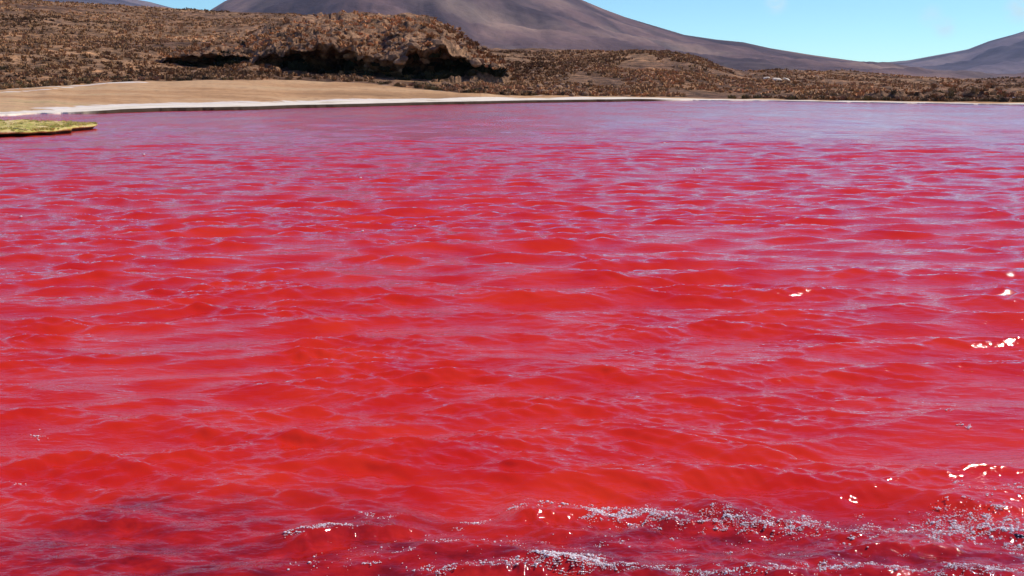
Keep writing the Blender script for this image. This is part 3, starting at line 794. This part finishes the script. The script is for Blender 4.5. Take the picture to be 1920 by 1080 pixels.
# ------------------------------------------------------------------ foam bubbles, also set as white beads for sun glints
m, t, b = mat_new('foam_bubble', .12, .6)
b.inputs['Base Color'].default_value = (1.0, .93, .88, 1)
b.inputs['Coat Weight'].default_value = .6; b.inputs['Coat Roughness'].default_value = .03
M_FOAM = m
tr_ = N(t, 'BsdfTranslucent'); tr_.inputs['Color'].default_value = (1, .90, .84, 1)
mt_ = N(t, 'MixShader'); mt_.inputs[0].default_value = .22; t.links.new(b.outputs[0], mt_.inputs[1]); t.links.new(tr_.outputs[0], mt_.inputs[2])
t.links.new(mt_.outputs[0], t.nodes['Material Output'].inputs['Surface'])
FV, FFc = ico(1)
fx, fy, fs = [], [], []
def foam_line(ptsx, n_, sy, smin, smax, clump=.25, seed=0):
    a_ = np.array(ptsx, float)
    rg = np.random.default_rng(100 + seed)
    k = 0
    while k < n_ * 3.6:
        t_ = rg.random() * (len(a_) - 1); i = int(t_); f_ = t_ - i
        p = a_[i] * (1 - f_) + a_[i + 1] * f_
        cnt = 2 + rg.poisson(9) if rg.random() < clump else 1
        px_, py_ = p[0] + rg.normal(0, 8), p[1] + rg.normal(0, sy)
        for _ in range(cnt):
            qx, qy = px_ + rg.normal(0, 5), py_ + rg.normal(0, 1.3)
            Y_ = ywater(qy); fx.append(uof(qx, qy) * Y_); fy.append(Y_ - .01); fs.append(smin + (smax - smin) * rg.random() ** 2.5); k += 1
foam_line([(950, 945), (1060, 950), (1110, 955)], 50, 9, .0018, .005, .2, 1)
foam_line([(1095, 957), (1130, 962), (1180, 965), (1230, 968)], 430, 10, .0015, .005, .5, 2)
foam_line([(1230, 968), (1330, 978), (1420, 984), (1500, 990)], 520, 9, .0015, .0045, .5, 3)
foam_line([(1480, 985), (1560, 990), (1650, 992), (1740, 985)], 230, 14, .0015, .005, .4, 4)
foam_line([(1740, 985), (1800, 985), (1860, 988), (1930, 1000)], 560, 16, .0015, .0055, .5, 5)
foam_line([(1780, 925), (1840, 930), (1900, 925), (1930, 935)], 45, 7, .002, .005, .5, 6)
foam_line([(545, 1012), (600, 1002), (660, 996)], 90, 4, .0015, .0045, .4, 7)
foam_line([(680, 975), (735, 970)], 16, 5, .0015, .004, .3, 8)
foam_line([(870, 985), (900, 970)], 22, 4, .0018, .004, .4, 9)
foam_line([(1000, 1062), (1060, 1056), (1130, 1064)], 420, 8, .0015, .005, .5, 10)
foam_line([(820, 1076), (950, 1074), (1130, 1072), (1250, 1076), (1400, 1078)], 420, 5, .0015, .0045, .5, 11)
foam_line([(1400, 1076), (1600, 1072), (1780, 1078), (1930, 1070)], 420, 7, .0015, .0045, .5, 12)
foam_line([(540, 1062), (800, 1040), (1000, 1020), (1300, 1010), (1600, 1020), (1900, 1030)], 190, 20, .0014, .0035, .15, 13)
foam_line([(540, 1060), (760, 1068), (820, 1076)], 26, 6, .002, .0045, .2, 14)
foam_line([(60, 810), (85, 822)], 5, 3, .003, .006, .3, 15)
foam_line([(1760, 775), (1830, 800)], 7, 6, .003, .0055, .2, 16)
foam_line([(20, 900), (40, 905)], 3, 2, .002, .004, .2, 17)
for (px_, py_) in ((1246, 268), (1302, 320), (1318, 320), (1909, 409), (270, 292), (676, 336), (634, 434), (680, 436), (222, 453), (237, 454), (40, 409), (778, 426)):
    Y_ = ywater(py_); fx.append(uof(px_, py_) * Y_); fy.append(Y_); fs.append(.0016 * Y_)  # distant white beads stand in for glints on the open water
fx, fy, fs = map(np.array, (fx, fy, fs))
fz = wz(fx, fy)
fs = fs * (.66 + .65 * (RNG.random(len(fs)) > .94))
Vf = FV[None] * fs[:, None, None] * np.array([1.35, 1.2, .75]) + np.stack([fx, fy, fz + fs * .45], -1)[:, None]
Ff = (FFc[None] + (np.arange(len(fx)) * len(FV))[:, None, None]).reshape(-1, 3)
link('foam', mesh_np('foam', Vf.reshape(-1, 3), Ff, True), M_FOAM, kind='stuff', label='white foam bubbles and glint beads along the breaking ripples by the near bank', category='foam')

# ------------------------------------------------------------------ dark lumps added for the shaded undersides of wavelets
M_WAVE_SHADE, t, b = mat_new('wavelet_shade_dark', .15, .6)
v = coords(t); n1 = noise(t, v, 14, 5)
t.links.new(ramp(t, n1, [(.35, (.012, .006, .006)), (.6, (.06, .012, .010)), (.75, (.2, .02, .015))]), b.inputs['Base Color']); bump(t, b, n1, .01)
wet = [(1834, 1013, .036, 'black lump for the shaded underside of a wavelet near the bright foam'),
       (1905, 1004, .030, 'dark lump for wavelet shade under the edge of the bright foam patch')]
for i, (px_, py_, s, lb) in enumerate(wet):
    Y_ = ywater(py_); X_ = uof(px_, py_) * Y_
    me = boulder_mesh(60 + i, 'wavelet_shade_lump', IV, IF); me.materials.append(M_WAVE_SHADE)
    me.polygons.foreach_set('use_smooth', np.full(len(me.polygons), True))
    o = bpy.data.objects.new('wavelet_shade_lump', me); COL.objects.link(o)
    o.location = (X_, Y_ - .02, float(wz(np.array([X_]), np.array([Y_]))[0]) - s * .30)
    o.scale = (s * 1.3, s * .5, s * .42); o.rotation_euler = (0, 0, random.uniform(-.3, .3))
    o['label'] = lb; o['category'] = 'rock'; o['group'] = 'dark lumps for wavelet shade by the near bank'

# ------------------------------------------------------------------ thin dry air
me = mesh_np('haze', np.array([(x, y, z) for x in (-12000, 14000) for y in (-9500, 13500) for z in (-70, 1400)], float),
             np.array([(0, 1, 3, 2), (4, 6, 7, 5), (0, 4, 5, 1), (2, 3, 7, 6), (0, 2, 6, 4), (1, 5, 7, 3)]), False)
hm = bpy.data.materials.new('thin_air'); hm.use_nodes = True; ht = hm.node_tree; ht.nodes.clear()
ho = ht.nodes.new('ShaderNodeOutputMaterial'); pv = ht.nodes.new('ShaderNodeVolumePrincipled')
pv.inputs['Color'].default_value = (.62, .74, 1.0, 1); pv.inputs['Density'].default_value = 2.6e-5
pv.inputs['Anisotropy'].default_value = 0.0
ht.links.new(pv.outputs[0], ho.inputs['Volume'])
HAZE = True
if HAZE: link('haze', me, hm, kind='stuff')
